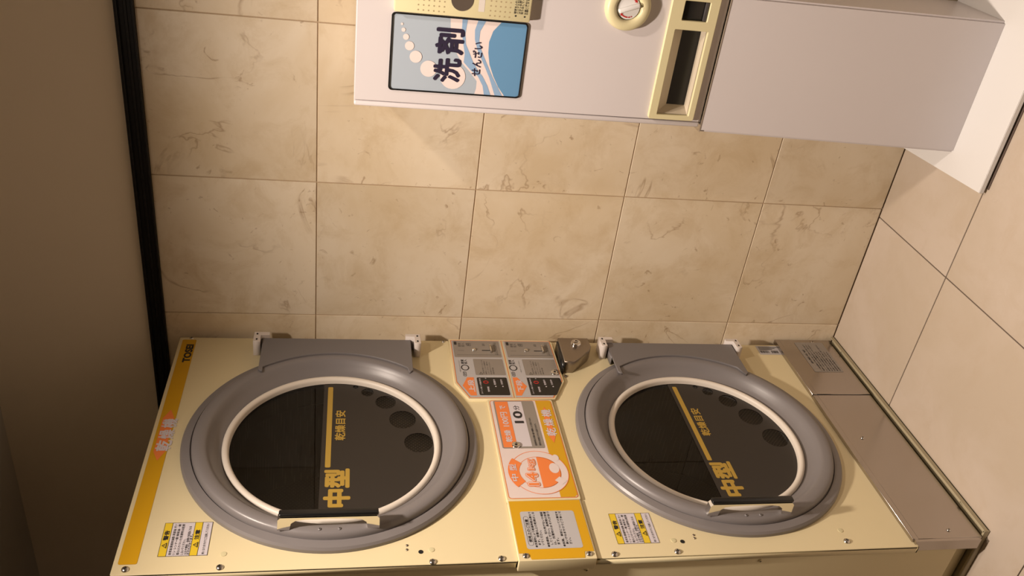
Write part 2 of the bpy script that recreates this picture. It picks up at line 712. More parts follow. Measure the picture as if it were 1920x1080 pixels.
up = fold_panel('front_panel', -0.811, 1.121, -0.022, 1.9145, (*UC, 0.268))
lo = fold_panel('front_panel', -0.811, 0.188, -0.022, 0.959, (*LC, 0.268))
mid = box('middle_panel', CREAM, -0.478, -0.4625, -0.804, -0.026, 0.959, 1.121, 0.001, dryer)
me = loops_mesh([rect(-0.811, 0.959, -0.804, 1.121)], DF, -0.018, 0.012)

box('kick_panel', CREAM, -0.478, -0.4655, -0.797, -0.026, 0.0755, 0.1875, 0.001, dryer)

# yellow band over the upper door
plate('name_band', YELLOW, [rrect(-0.7855, 1.8705, -0.0335, 1.9055, 0.004, 3)], DF, 0.0006, 0, dryer)
band = [o for o in dryer.children if o.name.startswith('name_band')][0]
plate('diamond', ORANGE, [[(-0.497, 1.886), (-0.468, 1.899), (-0.352, 1.899), (-0.322, 1.886), (-0.352, 1.874), (-0.468, 1.874)]], DF, 0.0009, 0, band)
lettering('lettering', LWHITE, [('乾', (-0.4665, 1.8640, -0.4300, 1.8975), 0.03), ('燥', (-0.4255, 1.8640, -0.3935, 1.8975), 0.03), ('機', (-0.3880, 1.8640, -0.3550, 1.8975), 0.03)], DF, 0.0012, band)
lettering('maker_lettering', INK, [('TOSEI', (-0.1345, 1.8735, -0.0555, 1.8925), 0.045)], DF, 0.0012, band)


# ---- the two doors
def make_door(C, upper):
    a, b = C
    d = lathe('door', GREY, [(0.300, -0.004), (0.3386, -0.004), (0.3395, 0.000), (0.3390, 0.008), (0.3350, 0.013), (0.3230, 0.016), (0.3185, 0.0165), (0.3165, 0.012),
                             (0.3160, 0.012), (0.3150, 0.020), (0.3125, 0.026), (0.3080, 0.029), (0.3000, 0.0300), (0.2880, 0.0285), (0.2820, 0.0245), (0.2760, 0.015), (0.2690, 0.004),
                             (0.2600, -0.004), (0.2540, -0.007), (0.2480, -0.012), (0.2480, -0.030)], DF, a, b, dryer, 128, 35)
    # gasket: a soft white torus round the glass
    prof = [(0.2515, -0.012)] + [(0.2440 + 0.0080 * math.cos(t), -0.0075 + 0.0080 * math.sin(t)) for t in [math.radians(k) for k in range(0, 181, 20)]] + [(0.2360, -0.016)]
    lathe('gasket', GASKET, prof, DF, a, b, d, 112, 60)
    gl = lathe('glass', GLASS, [(0, -0.0165), (0.2385, -0.0165)], DF, a, b, d, 96)
    if gl.data.polygons[0].normal.x < 0:
        gl.data.flip_normals()
    # brown film over the lower part of the glass with round peep holes
    R = 0.2365
    zt = 0.0290
    t0 = math.degrees(math.asin(zt / R))
    seg = [(a + R * math.cos(math.radians(t)), b + R * math.sin(math.radians(t))) for t in [t0 - (180 + 2 * t0) * k / 90 for k in range(91)]]
    holes = [(0.222, -0.050, 0.007), (0.2005, -0.0800, 0.0155), (0.1605, -0.1250, 0.0255), (0.0930, -0.1650, 0.0330), (0.0080, -0.2000, 0.0345)]
    loops = [seg]
    for hy, hz, hr in holes:
        r_ = math.hypot(hy, hz)
        if r_ + hr > R - 0.002:
            k = (R - 0.002 - hr) / r_
            hy, hz = hy * k, hz * k
        loops.append(circ(a + hy, b + hz, hr, 24))
    plate('film', FILM, loops, DF, -0.0155, 0, d)
    plate('drum_stand_in', SCREEN, [[(a + 0.262 * math.cos(math.radians(t)), b + 0.262 * math.sin(math.radians(t))) for t in range(-178, -1, 4)]], DF, -0.034, 0, d)  # added disc behind the film, stands in for the drum at the peep holes
    # gold line and lettering on the film
    o = plate('gold_line', GOLD, [rrect(a - 0.074, b + 0.0065, a + 0.221, b + 0.0190, 0.003, 3)], DF, -0.0150, 0, d)
    lettering('lettering', GOLD, [('乾燥目安', (a + 0.018, b - 0.0260, a + 0.128, b - 0.0010), 0.025),
                                  ('中型', (a - 0.198, b - 0.0390, a - 0.078, b + 0.0200), 0.048)], DF, -0.0150, d)
    # drum behind the glass
    bmx = bmesh.new()
    n = 64
    rings = []
    for r_, dd in ((0.30, -0.060), (0.262, -0.060), (0.262, -0.045), (0.262, -0.10), (0.285, -0.12), (0.30, -0.40), (0.0, -0.42)):
        if r_ == 0:
            rings.append([bmx.verts.new(DF(a, b, dd))])
        else:
            rings.append([bmx.verts.new(DF(a + r_ * math.cos(2 * PI * k / n), b + r_ * math.sin(2 * PI * k / n), dd)) for k in range(n)])
    for A, B in zip(rings, rings[1:]):
        for k in range(n):
            k2 = (k + 1) % n
            if len(B) == 1:
                bmx.faces.new((A[k], A[k2], B[0]))
            else:
                bmx.faces.new((A[k], A[k2], B[k2], B[k]))
    link('drum', mesh_from_bm(bmx, 40), DRUM, d)
    # grey hinge plate on the wall side
    pz0, pz1 = (1.3085, 1.6965) if upper else (0.3720, 0.7520)
    loop = [(-0.0705, pz0), (-0.0705, pz1), (-0.205, pz1), (-0.2145, pz1 - 0.010)]
    rr = 0.302
    # inner edge follows the ring
    az0 = math.degrees(math.asin((pz1 - 0.010 - b) / rr)) if abs(pz1 - 0.01 - b) < rr else 38
    for k in range(0, 21):
        t = math.radians(az0 - (2 * az0) * k / 20)
        loop.append((a + rr * math.cos(t), b + rr * math.sin(t)))
    loop += [(-0.2145, pz0 + 0.010), (-0.205, pz0)]
    hp = plate('hinge_plate', GREYH, [loop], DF, 0.0295, 0.006, d, 0.001)
    rim_ = []
    for q in (rect(-0.0705, pz0 + 0.001, -0.074, pz1 - 0.001), rect(-0.0745, pz0 + 0.001, -0.130, pz0 + 0.004), rect(-0.0745, pz1 - 0.004, -0.130, pz1 - 0.001)):
        rim_.append(loops_mesh([q], DF, 0.002, 0.030))
    for r0_ in rim_:
        link('hinge_fold', r0_, GREYH, d)
    # bow handle: two chrome posts, chrome rail and black grip
    hz0, hz1, hy = (b - 0.0960, b + 0.1050, -0.7265) if upper else (b - 0.0895, b + 0.1095, -0.7190)
    bmh = bmesh.new()
    # side profile in the z/x plane, extruded along y
    out = [(hz0 - 0.002, 0.028), (hz0 - 0.001, 0.056), (hz0 + 0.004, 0.0620), (hz1 - 0.004, 0.0620), (hz1 + 0.001, 0.056), (hz1 + 0.002, 0.028),
           (hz1 - 0.022, 0.028), (hz1 - 0.025, 0.046), (hz1 - 0.034, 0.0535), (hz1 - 0.052, 0.0565), ((hz0 + hz1) / 2, 0.0580), (hz0 + 0.052, 0.0565), (hz0 + 0.034, 0.0535), (hz0 + 0.025, 0.046), (hz0 + 0.022, 0.028)]
    va = [bmh.verts.new(DF(hy - 0.0085, z, x)) for z, x in out]
    vb = [bmh.verts.new(DF(hy + 0.0085, z, x)) for z, x in out]
    N_ = len(out)
    for k in range(N_):
        bmh.faces.new((va[k], va[(k + 1) % N_], vb[(k + 1) % N_], vb[k]))
    f1 = bmh.faces.new(va)
    f2 = bmh.faces.new(vb)
    f1.normal_update()
    f2.normal_update()
    bmesh.ops.triangulate(bmh, faces=[f1, f2])
    meh = mesh_from_bm(bmh, 35)
    link('handle', meh, CHROME, d)
    box('handle_grip', BLACKP, -0.46 + 0.0622, -0.46 + 0.0705, hy - 0.0082, hy + 0.0085, hz0 + 0.001, hz1 - 0.001, 0.0035, d, 3)
    for zz in ((b + 0.0230, b - 0.0170) if upper else (b + 0.020, b - 0.015)):
        screw(a - 0.3010, zz, 0.0300, DF, 0.0035, d, 'handle_screw', GREY)
    return d


make_door(UC, True)
make_door(LC, False)


# ---- white hinge brackets, one L at each end of both hinge plates
def bracket(zc, up_, lab=None):
    s = 1 if up_ else -1
    y0 = -0.0570
    L = [(y0, zc + s * 0.020), (y0, zc - s * 0.020), (y0 - 0.0135, zc - s * 0.020), (y0 - 0.0135, zc + s * 0.003), (y0 - 0.044, zc + s * 0.003), (y0 - 0.044, zc + s * 0.020)]
    o = plate('hinge_bracket', BRKT, [L], DF, 0.000, 0.046, dryer, 0.0012)
    for yy in (y0 - 0.010, y0 - 0.034):
        plate('bolt_hole', HOLE, [circ(yy, zc + s * 0.0115, 0.0038, 14, 0.0026)], DF, 0.0463, 0, o)


bracket(1.6990, True)
bracket(1.3020, False)
bracket(0.7545, True)
bracket(0.3700, False)

# ---- control plate with the two coin units
CP = plate('control_plate', CREAM, [[(-0.0245, 0.912), (-0.0245, 1.1985), (-0.224, 1.1995), (-0.2905, 1.1690), (-0.2905, 0.9420), (-0.215, 0.902), (-0.034, 0.902)]], DF, -0.003, 0.0105, dryer, 0.001)
D0 = 0.0080


def pr(name, m, loops, lvl, parent):
    return plate(name, m, loops, DF, D0 + lvl * 0.00025, 0, parent)


def prs(name, m, loops, lvl, parent):
    plates(name, m, loops, DF, D0 + lvl * 0.00025, 0, parent)


outer = [(-0.0300, 0.908), (-0.0300, 1.1935), (-0.2215, 1.1945), (-0.2860, 1.1665), (-0.2860, 0.9440), (-0.2135, 0.9065)]


def inset(lp, k, c=None):
    ca = sum(p[0] for p in lp) / len(lp)
    cb = sum(p[1] for p in lp) / len(lp)
    return [(p[0] + (k if p[0] < ca else -k), p[1] + (k if p[1] < cb else -k)) for p in lp]


pr('orange_outline', ORANGE, [outer, inset(outer, 0.0016)], 1, CP)
pr('white_field', LGREY, [inset(outer, 0.0022)], 1, CP)
pr('orange_divider', ORANGE, [rect(-0.030, 1.0485, -0.286, 1.0503)], 2, CP)
prs('cream_divider', CREAMP, [rect(-0.030, 1.0445, -0.286, 1.0480), rect(-0.030, 1.0508, -0.286, 1.0540)], 2, CP)
prs('coin_field', MGREY, [rrect(-0.0335, 1.0570, -0.1105, 1.1885, 0.004), rrect(-0.0335, 0.9110, -0.1105, 1.0405, 0.004)], 2, CP)
prs('note_field', MGREY, [rrect(-0.118, 1.0575, -0.1905, 1.1395, 0.003), rrect(-0.118, 0.9110, -0.1905, 1.0030, 0.003)], 2, CP)
for z0, z1, dig, par_ in ((1.0580, 1.1390, '0', 0), (0.9110, 1.0030, '0', 1)):
    if par_ == 0:
        lp = rrect(-0.2005, z0, -0.2755, z1, 0.004)
    else:
        lp = [(-0.2005, z0 + 0.003), (-0.2005, z1), (-0.2755, z1), (-0.2755, z0 + 0.028), (-0.272, z0 + 0.022), (-0.222, z0 - 0.001), (-0.204, z0)]
    dp = pr('display', BLACKP, [lp], 2, CP)
    dz = z1
    z_ = lambda q: z1 - q
    small = [('コイン投入可能表示', (-0.270, z_(0.0100), -0.204, z_(0.0055)), 0.02), ('残時間', (-0.262, z_(0.0290), -0.240, z_(0.0235)), 0.02), ('分', (-0.207, z_(0.0260), -0.202, z_(0.0220)), 0.02),
             ('乾燥中', (-0.232, z_(0.0490), -0.209, z_(0.0430)), 0.02), ('冷却中', (-0.232, z_(0.0680), -0.209, z_(0.0620)), 0.02), ('●', (-0.241, z_(0.0490), -0.237, z_(0.0450)), 0), ('●', (-0.241, z_(0.0680), -0.237, z_(0.0640)), 0)]
    small_print([glyphs(t, bb, DF, D0 + 0.00075, bo) for t, bb, bo in small], LWHITE, CP)
    link('display_digit', glyphs('0', (-0.2275, z_(0.0300), -0.2145, z_(0.0155)), DF, D0 + 0.00075, 0.01), LED, CP)
# orange hexagons with the level
pr('level_badge', ORANGE, [[(-0.2002, 1.1464), (-0.2002, 1.1640), (-0.2359, 1.1796), (-0.2765, 1.1625), (-0.2765, 1.1464)]], 2, CP)
pr('level_badge', ORANGE, [[(-0.1995, 1.0415), (-0.1995, 1.0290), (-0.2376, 1.0081), (-0.2767, 1.0283), (-0.2767, 1.0430)]], 2, CP)
lettering('level_lettering', LWHITE, [('上段', (-0.262, 1.1480, -0.211, 1.1650), 0.03), ('下段', (-0.262, 1.0190, -0.211, 1.0360), 0.03)], DF, D0 + 0.0008, CP)
blk = []
for zc in (1.1650, 1.0330):
    zi = zc
    blk.append(loops_mesh([circ(-0.1575, zc, 0.0128, 32, 0.0112), circ(-0.1575, zc, 0.0098, 32, 0.0082)], DF, D0 + 0.0006))
    blk.append(loops_mesh([rrect(-0.175, zc + 0.008, -0.196, zc - 0.001, 0.0042), rrect(-0.1762, zc + 0.0068, -0.1948, zc + 0.0002, 0.0032)], DF, D0 + 0.0006))
    blk.append(glyphs('硬貨\n投入', (-0.142, zc - 0.0080, -0.121, zc + 0.0090), DF, D0 + 0.0006, 0.02))
    blk.append(glyphs('100円', (-0.193, zc + 0.0015, -0.178, zc + 0.0055), DF, D0 + 0.0006, 0.02))
blk.append(glyphs('一回分ずつ入れてください', (-0.180, 1.1775, -0.125, 1.1805), DF, D0 + 0.0006))
blk.append(glyphs('一回分ずつ入れてください', (-0.180, 1.0120, -0.125, 1.0150), DF, D0 + 0.0006))
for z1 in (1.1395, 1.0030):
    for k, (t, l) in enumerate((('注意 扉が閉じていることを', 0.062), ('確認してから硬貨を', 0.058), ('入れてください。運転中は', 0.056), ('扉を開けないでください', 0.054), ('使用後', 0.030))):
        blk.append(glyphs(t, (-0.186, z1 - 0.0245 - k * 0.0068, -0.186 + l, z1 - 0.0205 - k * 0.0068), DF, D0 + 0.0006))
    blk.append(loops_mesh([[(-0.187, z1 - 0.0200), (-0.187, z1 - 0.0100), (-0.176, z1 - 0.0150)], [(-0.1856, z1 - 0.0182), (-0.1856, z1 - 0.0118), (-0.1786, z1 - 0.0150)]], DF, D0 + 0.0006))
for z1 in (1.1885, 1.0405):
    blk.append(glyphs('硬貨投入', (-0.063, z1 - 0.052, -0.042, z1 - 0.016), DF, D0 + 0.0006, 0.02, 1.0, -90) if False else glyphs('硬貨\n投入', (-0.062, z1 - 0.032, -0.044, z1 - 0.014), DF, D0 + 0.0006))
    blk.append(glyphs('100円専用', (-0.058, z1 - 0.052, -0.044, z1 - 0.036), DF, D0 + 0.0006))
    blk.append(glyphs('返却', (-0.057, z1 - 0.090, -0.046, z1 - 0.082), DF, D0 + 0.0006))
    blk.append(glyphs('つり銭は出ません\n百円以外使用不可', (-0.099, z1 - 0.123, -0.040, z1 - 0.113), DF, D0 + 0.0006))
    blk.append(loops_mesh([rrect(-0.0525, z1 - 0.0035, -0.0375, z1 - 0.0110, 0.002)], DF, D0 + 0.0006))
    blk.append(loops_mesh([rect(-0.099, z1 - 0.0080, -0.1000, z1 - 0.1300)], DF, D0 + 0.0006))
    blk.append(loops_mesh([rect(-0.079, z1 - 0.0120, -0.0798, z1 - 0.0290)], DF, D0 + 0.0006))
small_print(blk, INK, CP)
for z1 in (1.1885, 1.0405):
    zc = z1 - 0.056
    lathe('coin_button', CHROME, [(0.0060, 0), (0.0060, 0.003), (0.004, 0.0055), (0, 0.006)], Frame(DF(0, 0, D0), (0, 1, 0), (0, 0, 1), (1, 0, 0)), -0.0775, zc, CP, 20)
    plate('lever_slot', HOLE, [rect(-0.0765, z1 - 0.079, -0.0800, z1 - 0.101)], DF, D0 + 0.0008, 0, CP)
    plate('return_lever', CHROME, [rrect(-0.0600, z1 - 0.1005, -0.0900, z1 - 0.1050, 0.0015, 3)], DF, D0 + 0.001, 0.008, CP, 0.0006)
lathe('key_lock', CHROME, [(0.0105, D0), (0.0105, D0 + 0.004), (0.009, D0 + 0.0055), (0.006, D0 + 0.0055), (0.006, D0 + 0.0045), (0, D0 + 0.0045)], DF, -0.1790, 0.9215, CP, 24)
lathe('key_slot', HOLE, [(0.0035, D0 + 0.0046), (0, D0 + 0.0046)], DF, -0.1790, 0.9215, CP, 12)

# ---- price plate
PP = plate('price_plate', CREAM, [rrect(-0.2932, 0.9515, -0.6470, 1.1220, 0.003, 3)], DF, -0.003, 0.0105, dryer, 0.001)
po = rrect(-0.2965, 0.9555, -0.6425, 1.1175, 0.008)
pi_ = rrect(-0.2980, 0.9570, -0.6410, 1.1160, 0.007)
pr('orange_outline', ORANGE, [po, pi_], 1, PP)
pr('white_field', PINKW, [rrect(-0.2985, 0.9575, -0.6405, 1.1155, 0.0065)], 1, PP)
pr('yellow_field', YELLOW, [[(-0.2985, 0.9575), (-0.2985, 0.9975), (-0.6405, 0.9975), (-0.6405, 0.9640), (-0.6340, 0.9575)]], 2, PP)
pr('grey_field', MGREY, [rrect(-0.2985, 1.0030, -0.4780, 1.1080, 0.005)], 3, PP)
pr('price_band', ORANGE, [rect(-0.3020, 1.0710, -0.4745, 1.1045)], 4, PP)
pr('time_window', LWHITE, [rect(-0.3022, 1.0345, -0.4720, 1.0705)], 4, PP)
lettering('price_lettering', LWHITE, [('乾燥', (-0.4560, 1.0790, -0.4120, 1.0960), 0.02), ('100円', (-0.3990, 1.0780, -0.3440, 1.0960), 0.02), ('で', (-0.3330, 1.0790, -0.3190, 1.0940), 0.03)], DF, D0 + 0.0014, PP)
lettering('time_lettering', INK, [('10', (-0.3870, 1.0400, -0.3400, 1.0640), 0.03), ('分', (-0.3360, 1.0440, -0.3185, 1.0590), 0.01),
                                  ('乾燥時間は衣類の量や種類により異なります。', (-0.4690, 1.0215, -0.3650, 1.0265), 0.01), ('硬貨を追加投入すると延長できます。', (-0.4690, 1.0110, -0.3880, 1.0160), 0.01)], DF, D0 + 0.0014, PP)
pr('diamond', ORANGE, [[(-0.460, 0.9775), (-0.438, 0.9850), (-0.345, 0.9850), (-0.323, 0.9785), (-0.345, 0.9700), (-0.438, 0.9700)]], 4, PP)
lettering('lettering', LWHITE, [('乾', (-0.4350, 0.9640, -0.4050, 0.9900), 0.02), ('燥', (-0.3980, 0.9640, -0.3700, 0.9900), 0.02), ('機', (-0.3630, 0.9640, -0.3340, 0.9900), 0.02)], DF, D0 + 0.0014, PP)
ca, cb = -0.5600, 1.0320
pr('badge_circle', PINKW, [circ(ca, cb, 0.0715, 64, 0.0690)], 4, PP)
pr('badge_outline', ORANGE, [circ(ca, cb, 0.0715, 64, 0.0690), circ(ca, cb, 0.0700, 64, 0.0675)], 5, PP)
pr('badge_inner_outline', ORANGE, [circ(ca, cb, 0.0515, 64, 0.0510), circ(ca, cb, 0.0503, 64, 0.0498)], 5, PP)
pr('badge_half', ORANGE, [circ(ca, cb, 0.0510, 40, 0.0505, 180, 360)], 5, PP)
pr('badge_sash', ORANGE, [circ(ca, cb, 0.0770, 24, 0.0745, 52, 128) + circ(ca, cb, 0.0480, 24, 0.0480, 128, 52)], 6, PP)
prs('towel', PINKW, [[(-0.602, 0.9860), (-0.588, 1.0010), (-0.576, 0.9880), (-0.590, 0.9720)], circ(-0.548, 0.9950, 0.0170, 20, 0.0120), circ(-0.513, 0.9850, 0.0110, 20, 0.0080)], 6, PP)
lettering('lettering', LWHITE, [('中', (-0.5890, 1.0855, -0.5660, 1.1020), 0.02), ('型', (-0.5550, 1.0855, -0.5330, 1.1020), 0.02)], DF, D0 + 0.0021, PP)
link('weight_lettering', glyphs('14', (-0.6070, 1.0370, -0.5590, 1.0680), DF, D0 + 0.0019, 0.11), ORANGE, PP)
link('weight_lettering', glyphs('14', (-0.6050, 1.0385, -0.5610, 1.0665), DF, D0 + 0.0022, 0.07), PINKW, PP)
link('weight_lettering', glyphs('14', (-0.6035, 1.0400, -0.5625, 1.0650), DF, D0 + 0.0025, 0.02), ORANGE, PP)
link('weight_lettering', glyphs('kg', (-0.5560, 1.0360, -0.5150, 1.0600), DF, D0 + 0.0019, 0.09), ORANGE, PP)
link('weight_lettering', glyphs('kg', (-0.5545, 1.0375, -0.5165, 1.0585), DF, D0 + 0.0022, 0.045), PINKW, PP)
link('weight_lettering', glyphs('kg', (-0.5535, 1.0385, -0.5175, 1.0575), DF, D0 + 0.0025, 0.0), ORANGE, PP)
lathe('key_lock', CHROME, [(0.0105, D0), (0.0105, D0 + 0.004), (0.009, D0 + 0.0055), (0.006, D0 + 0.0055), (0.006, D0 + 0.0045), (0, D0 + 0.0045)], DF, -0.4680, 1.0740, PP, 24)
lathe('key_slot', HOLE, [(0.0035, D0 + 0.0046), (0, D0 + 0.0046)], DF, -0.4680, 1.0740, PP, 12)

# ---- yellow notice box below (nearer) the price plate
NP = plate('notice_box', CREAM, [rrect(-0.6480, 0.9535, -0.8170, 1.1215, 0.002, 3)], DF, -0.0245, 0.0315, dryer, 0.001)
D0 = 0.0075
pr('yellow_field', YELLOW, [[(-0.6495, 0.9565), (-0.6495, 1.1190), (-0.7975, 1.1190), (-0.7975, 1.0990), (-0.8145, 1.0950), (-0.8145, 0.9800), (-0.7975, 0.9770), (-0.7975, 0.9565)]], 1, NP)
pr('white_field', LGREY, [rrect(-0.6810, 0.9775, -0.7875, 1.0995, 0.006)], 2, NP)
NT = [('●洗濯物により乾燥時間は異なり', 1.0755, 0.100), ('ます。容量以上の乾燥はしな', 1.0680, 0.094), ('いでください。', 1.0605, 0.040),
      ('●乾燥後、忘れ物がないか確認', 1.0490, 0.100), ('してください。長時間の放置', 1.0415, 0.094), ('は、洗濯物のおそれがあり', 1.0340, 0.094), ('ます。', 1.0265, 0.018),
      ('●故障、事故についての責任を', 1.0150, 0.100), ('負いかねますのでご了承くだ', 1.0075, 0.094), ('さい。', 1.0000, 0.018)]
items = []
for t, z, l in NT:
    a0 = -0.7830 if t[0] == '●' else -0.7770
    items.append((t, (a0, z, a0 + l, z + 0.0055), 0.015))
items.append(('使用上のご注意', (-0.7690, 1.0850, -0.7040, 1.0920), 0.03))
lettering('lettering', INK, items, DF, D0 + 0.0009, NP)
pr('title_outline', INK, [rrect(-0.7780, 1.0830, -0.6955, 1.0945, 0.0055), rrect(-0.7774, 1.0836, -0.6961, 1.0939, 0.0050)], 3, NP)
screw(-0.8045, 1.1060, D0, DF, 0.0068, dryer)
screw(-0.8045, 0.9690, D0, DF, 0.0068, dryer)
D0 = 0.0080

# ---- warning stickers


def warning(za, zb, dy):
    ya, yb = -0.7690 + dy, -0.6815 + dy
    w = plate('warning_sticker', LWHITE, [rect(ya, za, yb, zb)], DF, 0.0005, 0, dryer)
    hgt = za - zb
    z_ = lambda f: za - f * hgt
    Lw = lambda nm, m, lp, lv: plate(nm, m, lp, DF, 0.0005 + lv * 0.0003, 0, w)
    plates('yellow_band', WYEL, [rect(ya, z_(0), yb, z_(0.16)), rect(ya, z_(0.635), yb, z_(0.79))], DF, 0.0008, 0, w)
    fr_ = [rect(ya, z_(0), yb, z_(1)), rect(ya + 0.0007, z_(0.007), yb - 0.0007, z_(0.993))]
    Lw('outline', INK, fr_, 2)
    plates('line', INK, [rect(ya, z_(0.158), yb, z_(0.165)), rect(ya, z_(0.63), yb, z_(0.637)), rect(ya, z_(0.787), yb, z_(0.794))], DF, 0.0011, 0, w)
    its = [('警告', (ya + 0.041, z_(0.135), ya + 0.067, z_(0.03)), 0.03), ('注意', (ya + 0.041, z_(0.765), ya + 0.067, z_(0.665)), 0.03)]
    rows = [('食用油 動植物油脂 美容油 ガソ', 0.26, 0.080), ('リン シンナー類 揮発油・樹', 0.34, 0.080), ('脂などのついた洗濯物は乾燥', 0.42, 0.080), ('しないでください。', 0.50, 0.040), ('火災や爆発・故障の原因になる', 0.57, 0.074), ('おそれがあります。', 0.625, 0.052), ('熱くなりますのでご注意してください', 0.93, 0.080)]
    for t, f, l in rows:
        its.append((t, (ya + 0.003, z_(f), ya + 0.003 + l, z_(f - 0.055)), 0.01))
    mes = [glyphs(t, bb, DF, 0.0014, bo) for t, bb, bo in its]
    for f in (0.03, 0.665):
        mes.append(loops_mesh([[(ya + 0.020, z_(f + 0.105)), (ya + 0.035, z_(f + 0.105)), (ya + 0.0275, z_(f))], [(ya + 0.0225, z_(f + 0.088)), (ya + 0.0325, z_(f + 0.088)), (ya + 0.0275, z_(f + 0.022))]], DF, 0.0014))
        mes.append(loops_mesh([rect(ya + 0.027, z_(f + 0.080), ya + 0.028, z_(f + 0.04))], DF, 0.0014))
    small_print(mes, INK, w)


warning(1.8360, 1.7430, 0)
warning(0.8965, 0.8015, -0.006)

# serial sticker low beside the hinge
ss = plate('serial_sticker', LGREY, [rect(-0.0275, 0.196, -0.0715, 0.268)], DF, 0.0005, 0, dryer)
mes = []
x = 0.262
while x > 0.205:
    w_ = random.choice((0.0008, 0.0014, 0.002))
    if not 0.228 < x < 0.236:
        mes.append(loops_mesh([rect(-0.052, x, -0.064, x - w_)], DF, 0.0009))
    x -= w_ + random.choice((0.001, 0.0018))
for k in range(3):
    mes.append(glyphs(('型式 乾燥機 電源 単相', '製造番号 定格 周波数', '質量 標準乾燥容量')[k], (-0.045 - 0, 0.2, -0.031, 0.262), DF, 0.0009, 0.01, 1, -90) if False else loops_mesh([rect(-0.033 - k * 0.006, 0.2 + 0.01 * k, -0.0355 - k * 0.006, 0.262)], DF, 0.0009))
small_print(mes, INK, ss)

# ---- screws, caps, holes on the front
for a_, b_ in ((-0.7975, 1.8890), (-0.0265, 1.8840), (-0.8005, 1.7150), (-0.8050, 1.2990), (-0.8030, 1.1560), (-0.0275, 1.2120),
               (-0.8020, 0.9110), (-0.8010, 0.7690), (-0.7880, 0.3590)):
    screw(a_, b_, 0.0, DF, 0.0075 if a_ < -0.1 else 0.005, dryer)
for a_, b_ in ((-0.7668, 1.7122), (-0.7733, 1.2992), (-0.7691, 0.7678), (-0.7557, 0.3583)):
    lathe('cap_plug', CREAMP, [(0.0062, 0), (0.0060, 0.001), (0, 0.0016)], DF, a_, b_, dryer, 20)
for a_, b_ in ((-0.7780, 1.3215), (-0.7733, 0.7483)):
    lathe('round_hole', HOLE, [(0.0052, 0.0005), (0, 0.0004)], DF, a_, b_, dryer, 20)
for a_, b_ in ((-0.7599, 1.3491), (-0.7712, 1.3497), (-0.7562, 0.7164), (-0.7650, 0.7172)):
    screw(a_, b_, 0.0, DF, 0.0030, dryer, 'rivet', BRONZE)
screw(-0.1835, 0.8895, 0.0, DF, 0.005, dryer, 'rivet', BRONZE)
for a_, b_ in ((-0.5023, 0.9660), (-0.4950, 0.5670)):
    screw(a_, b_, -0.005, SF, 0.005, dryer, 'rivet', CREAM)

# ---- coin box lock cover (bronze guard with a barrel lock)
LK = plate('lock_guard', BRONZE, [[(-0.0770, 0.894), (-0.0560, 0.893), (-0.0560, 0.806), (-0.0760, 0.805), (-0.0960, 0.8045), (-0.1140, 0.8140), (-0.1450, 0.842), (-0.1680, 0.869), (-0.1680, 0.8955)]], DF, 0.000, 0.040, dryer, 0.002)
plate('guard_shadow_gap', BLACKP, [[(-0.0700, 0.899), (-0.1740, 0.9015), (-0.1740, 0.8950), (-0.0700, 0.893)]], DF, 0.001, 0.036, LK)
lathe('barrel_lock', CHROME, [(0.0150, 0.040), (0.0150, 0.046), (0.013, 0.049), (0.0095, 0.049), (0.0095, 0.047), (0, 0.047)], DF, -0.0890, 0.8480, LK, 28)
plate('key_slot', HOLE, [rect(-0.088, 0.843, -0.090, 0.853)], DF, 0.0475, 0, LK)

# ---- stainless base cover in two sections
zb0, zb1 = 0.020, 0.1855
for (y0, y1, dd) in ((-0.7970, -0.2745, 0.0), (-0.2725, -0.0080, 0.0015)):
    bmb = bmesh.new()
    bm_box(bmb, -0.462, -0.450 + dd, y0, y1, zb0, zb1, 0.0008, 1)
    bm_box(bmb, -0.462, -0.4500 + dd, y0, y1, zb1 - 0.001, zb1 + 0.014, 0.0008, 1)
    bc = link('base_cover', mesh_from_bm(bmb, 40), STEEL, dryer)
bmb = bmesh.new()
bm_box(bmb, -0.4795, -0.4508, -0.8045, -0.7972, zb0 + 0.006, zb1 + 0.010)
link('base_cover_return', mesh_from_bm(bmb), STEEL, dryer)
plate('cover_joint', HOLE, [rect(-0.2728, zb0, -0.2746, zb1 + 0.012)], DF, 0.0095, 0.0005, dryer)
box('base_plinth', CREAM, -1.25, -0.480, -0.770, -0.030, 0.012, 0.076, 0, dryer)
for a_, b_ in ((-0.4540, 0.1430), (-0.7740, 0.0935), (-0.0195, 0.0785)):
    screw(a_, b_, 0.0102, DF, 0.0050, dryer)
st = plate('notice_sticker', MGREY, [rrect(-0.0225, 0.0490, -0.1705, 0.1420, 0.005)], DF, 0.0120, 0, dryer)
rows = [('フィルター清掃のお願い', 0.128, 0.080, 0.02), ('注意', 0.118, 0.02, 0.02)]
its = [('お知らせ', (-0.1300, 0.1260, -0.0600, 0.1330), 0.03)]
for k, t in enumerate(('この乾燥機の下部に糸くず受けがあります', '清掃の際は必ず電源を切ってください', 'カバーを外したまま運転しないでください', '故障や火災の原因となります', 'お手入れは係員が行います', 'お困りの際は係員へお申し出ください', '使用後は扉を閉めてください', '点検中は使用できません')):
    its.append((t, (-0.1650, 0.1160 - k * 0.0085, -0.1650 + (0.13 if len(t) > 15 else 0.095), 0.1205 - k * 0.0085), 0.01))
lettering('lettering', INK, its, DF, 0.0124, st)

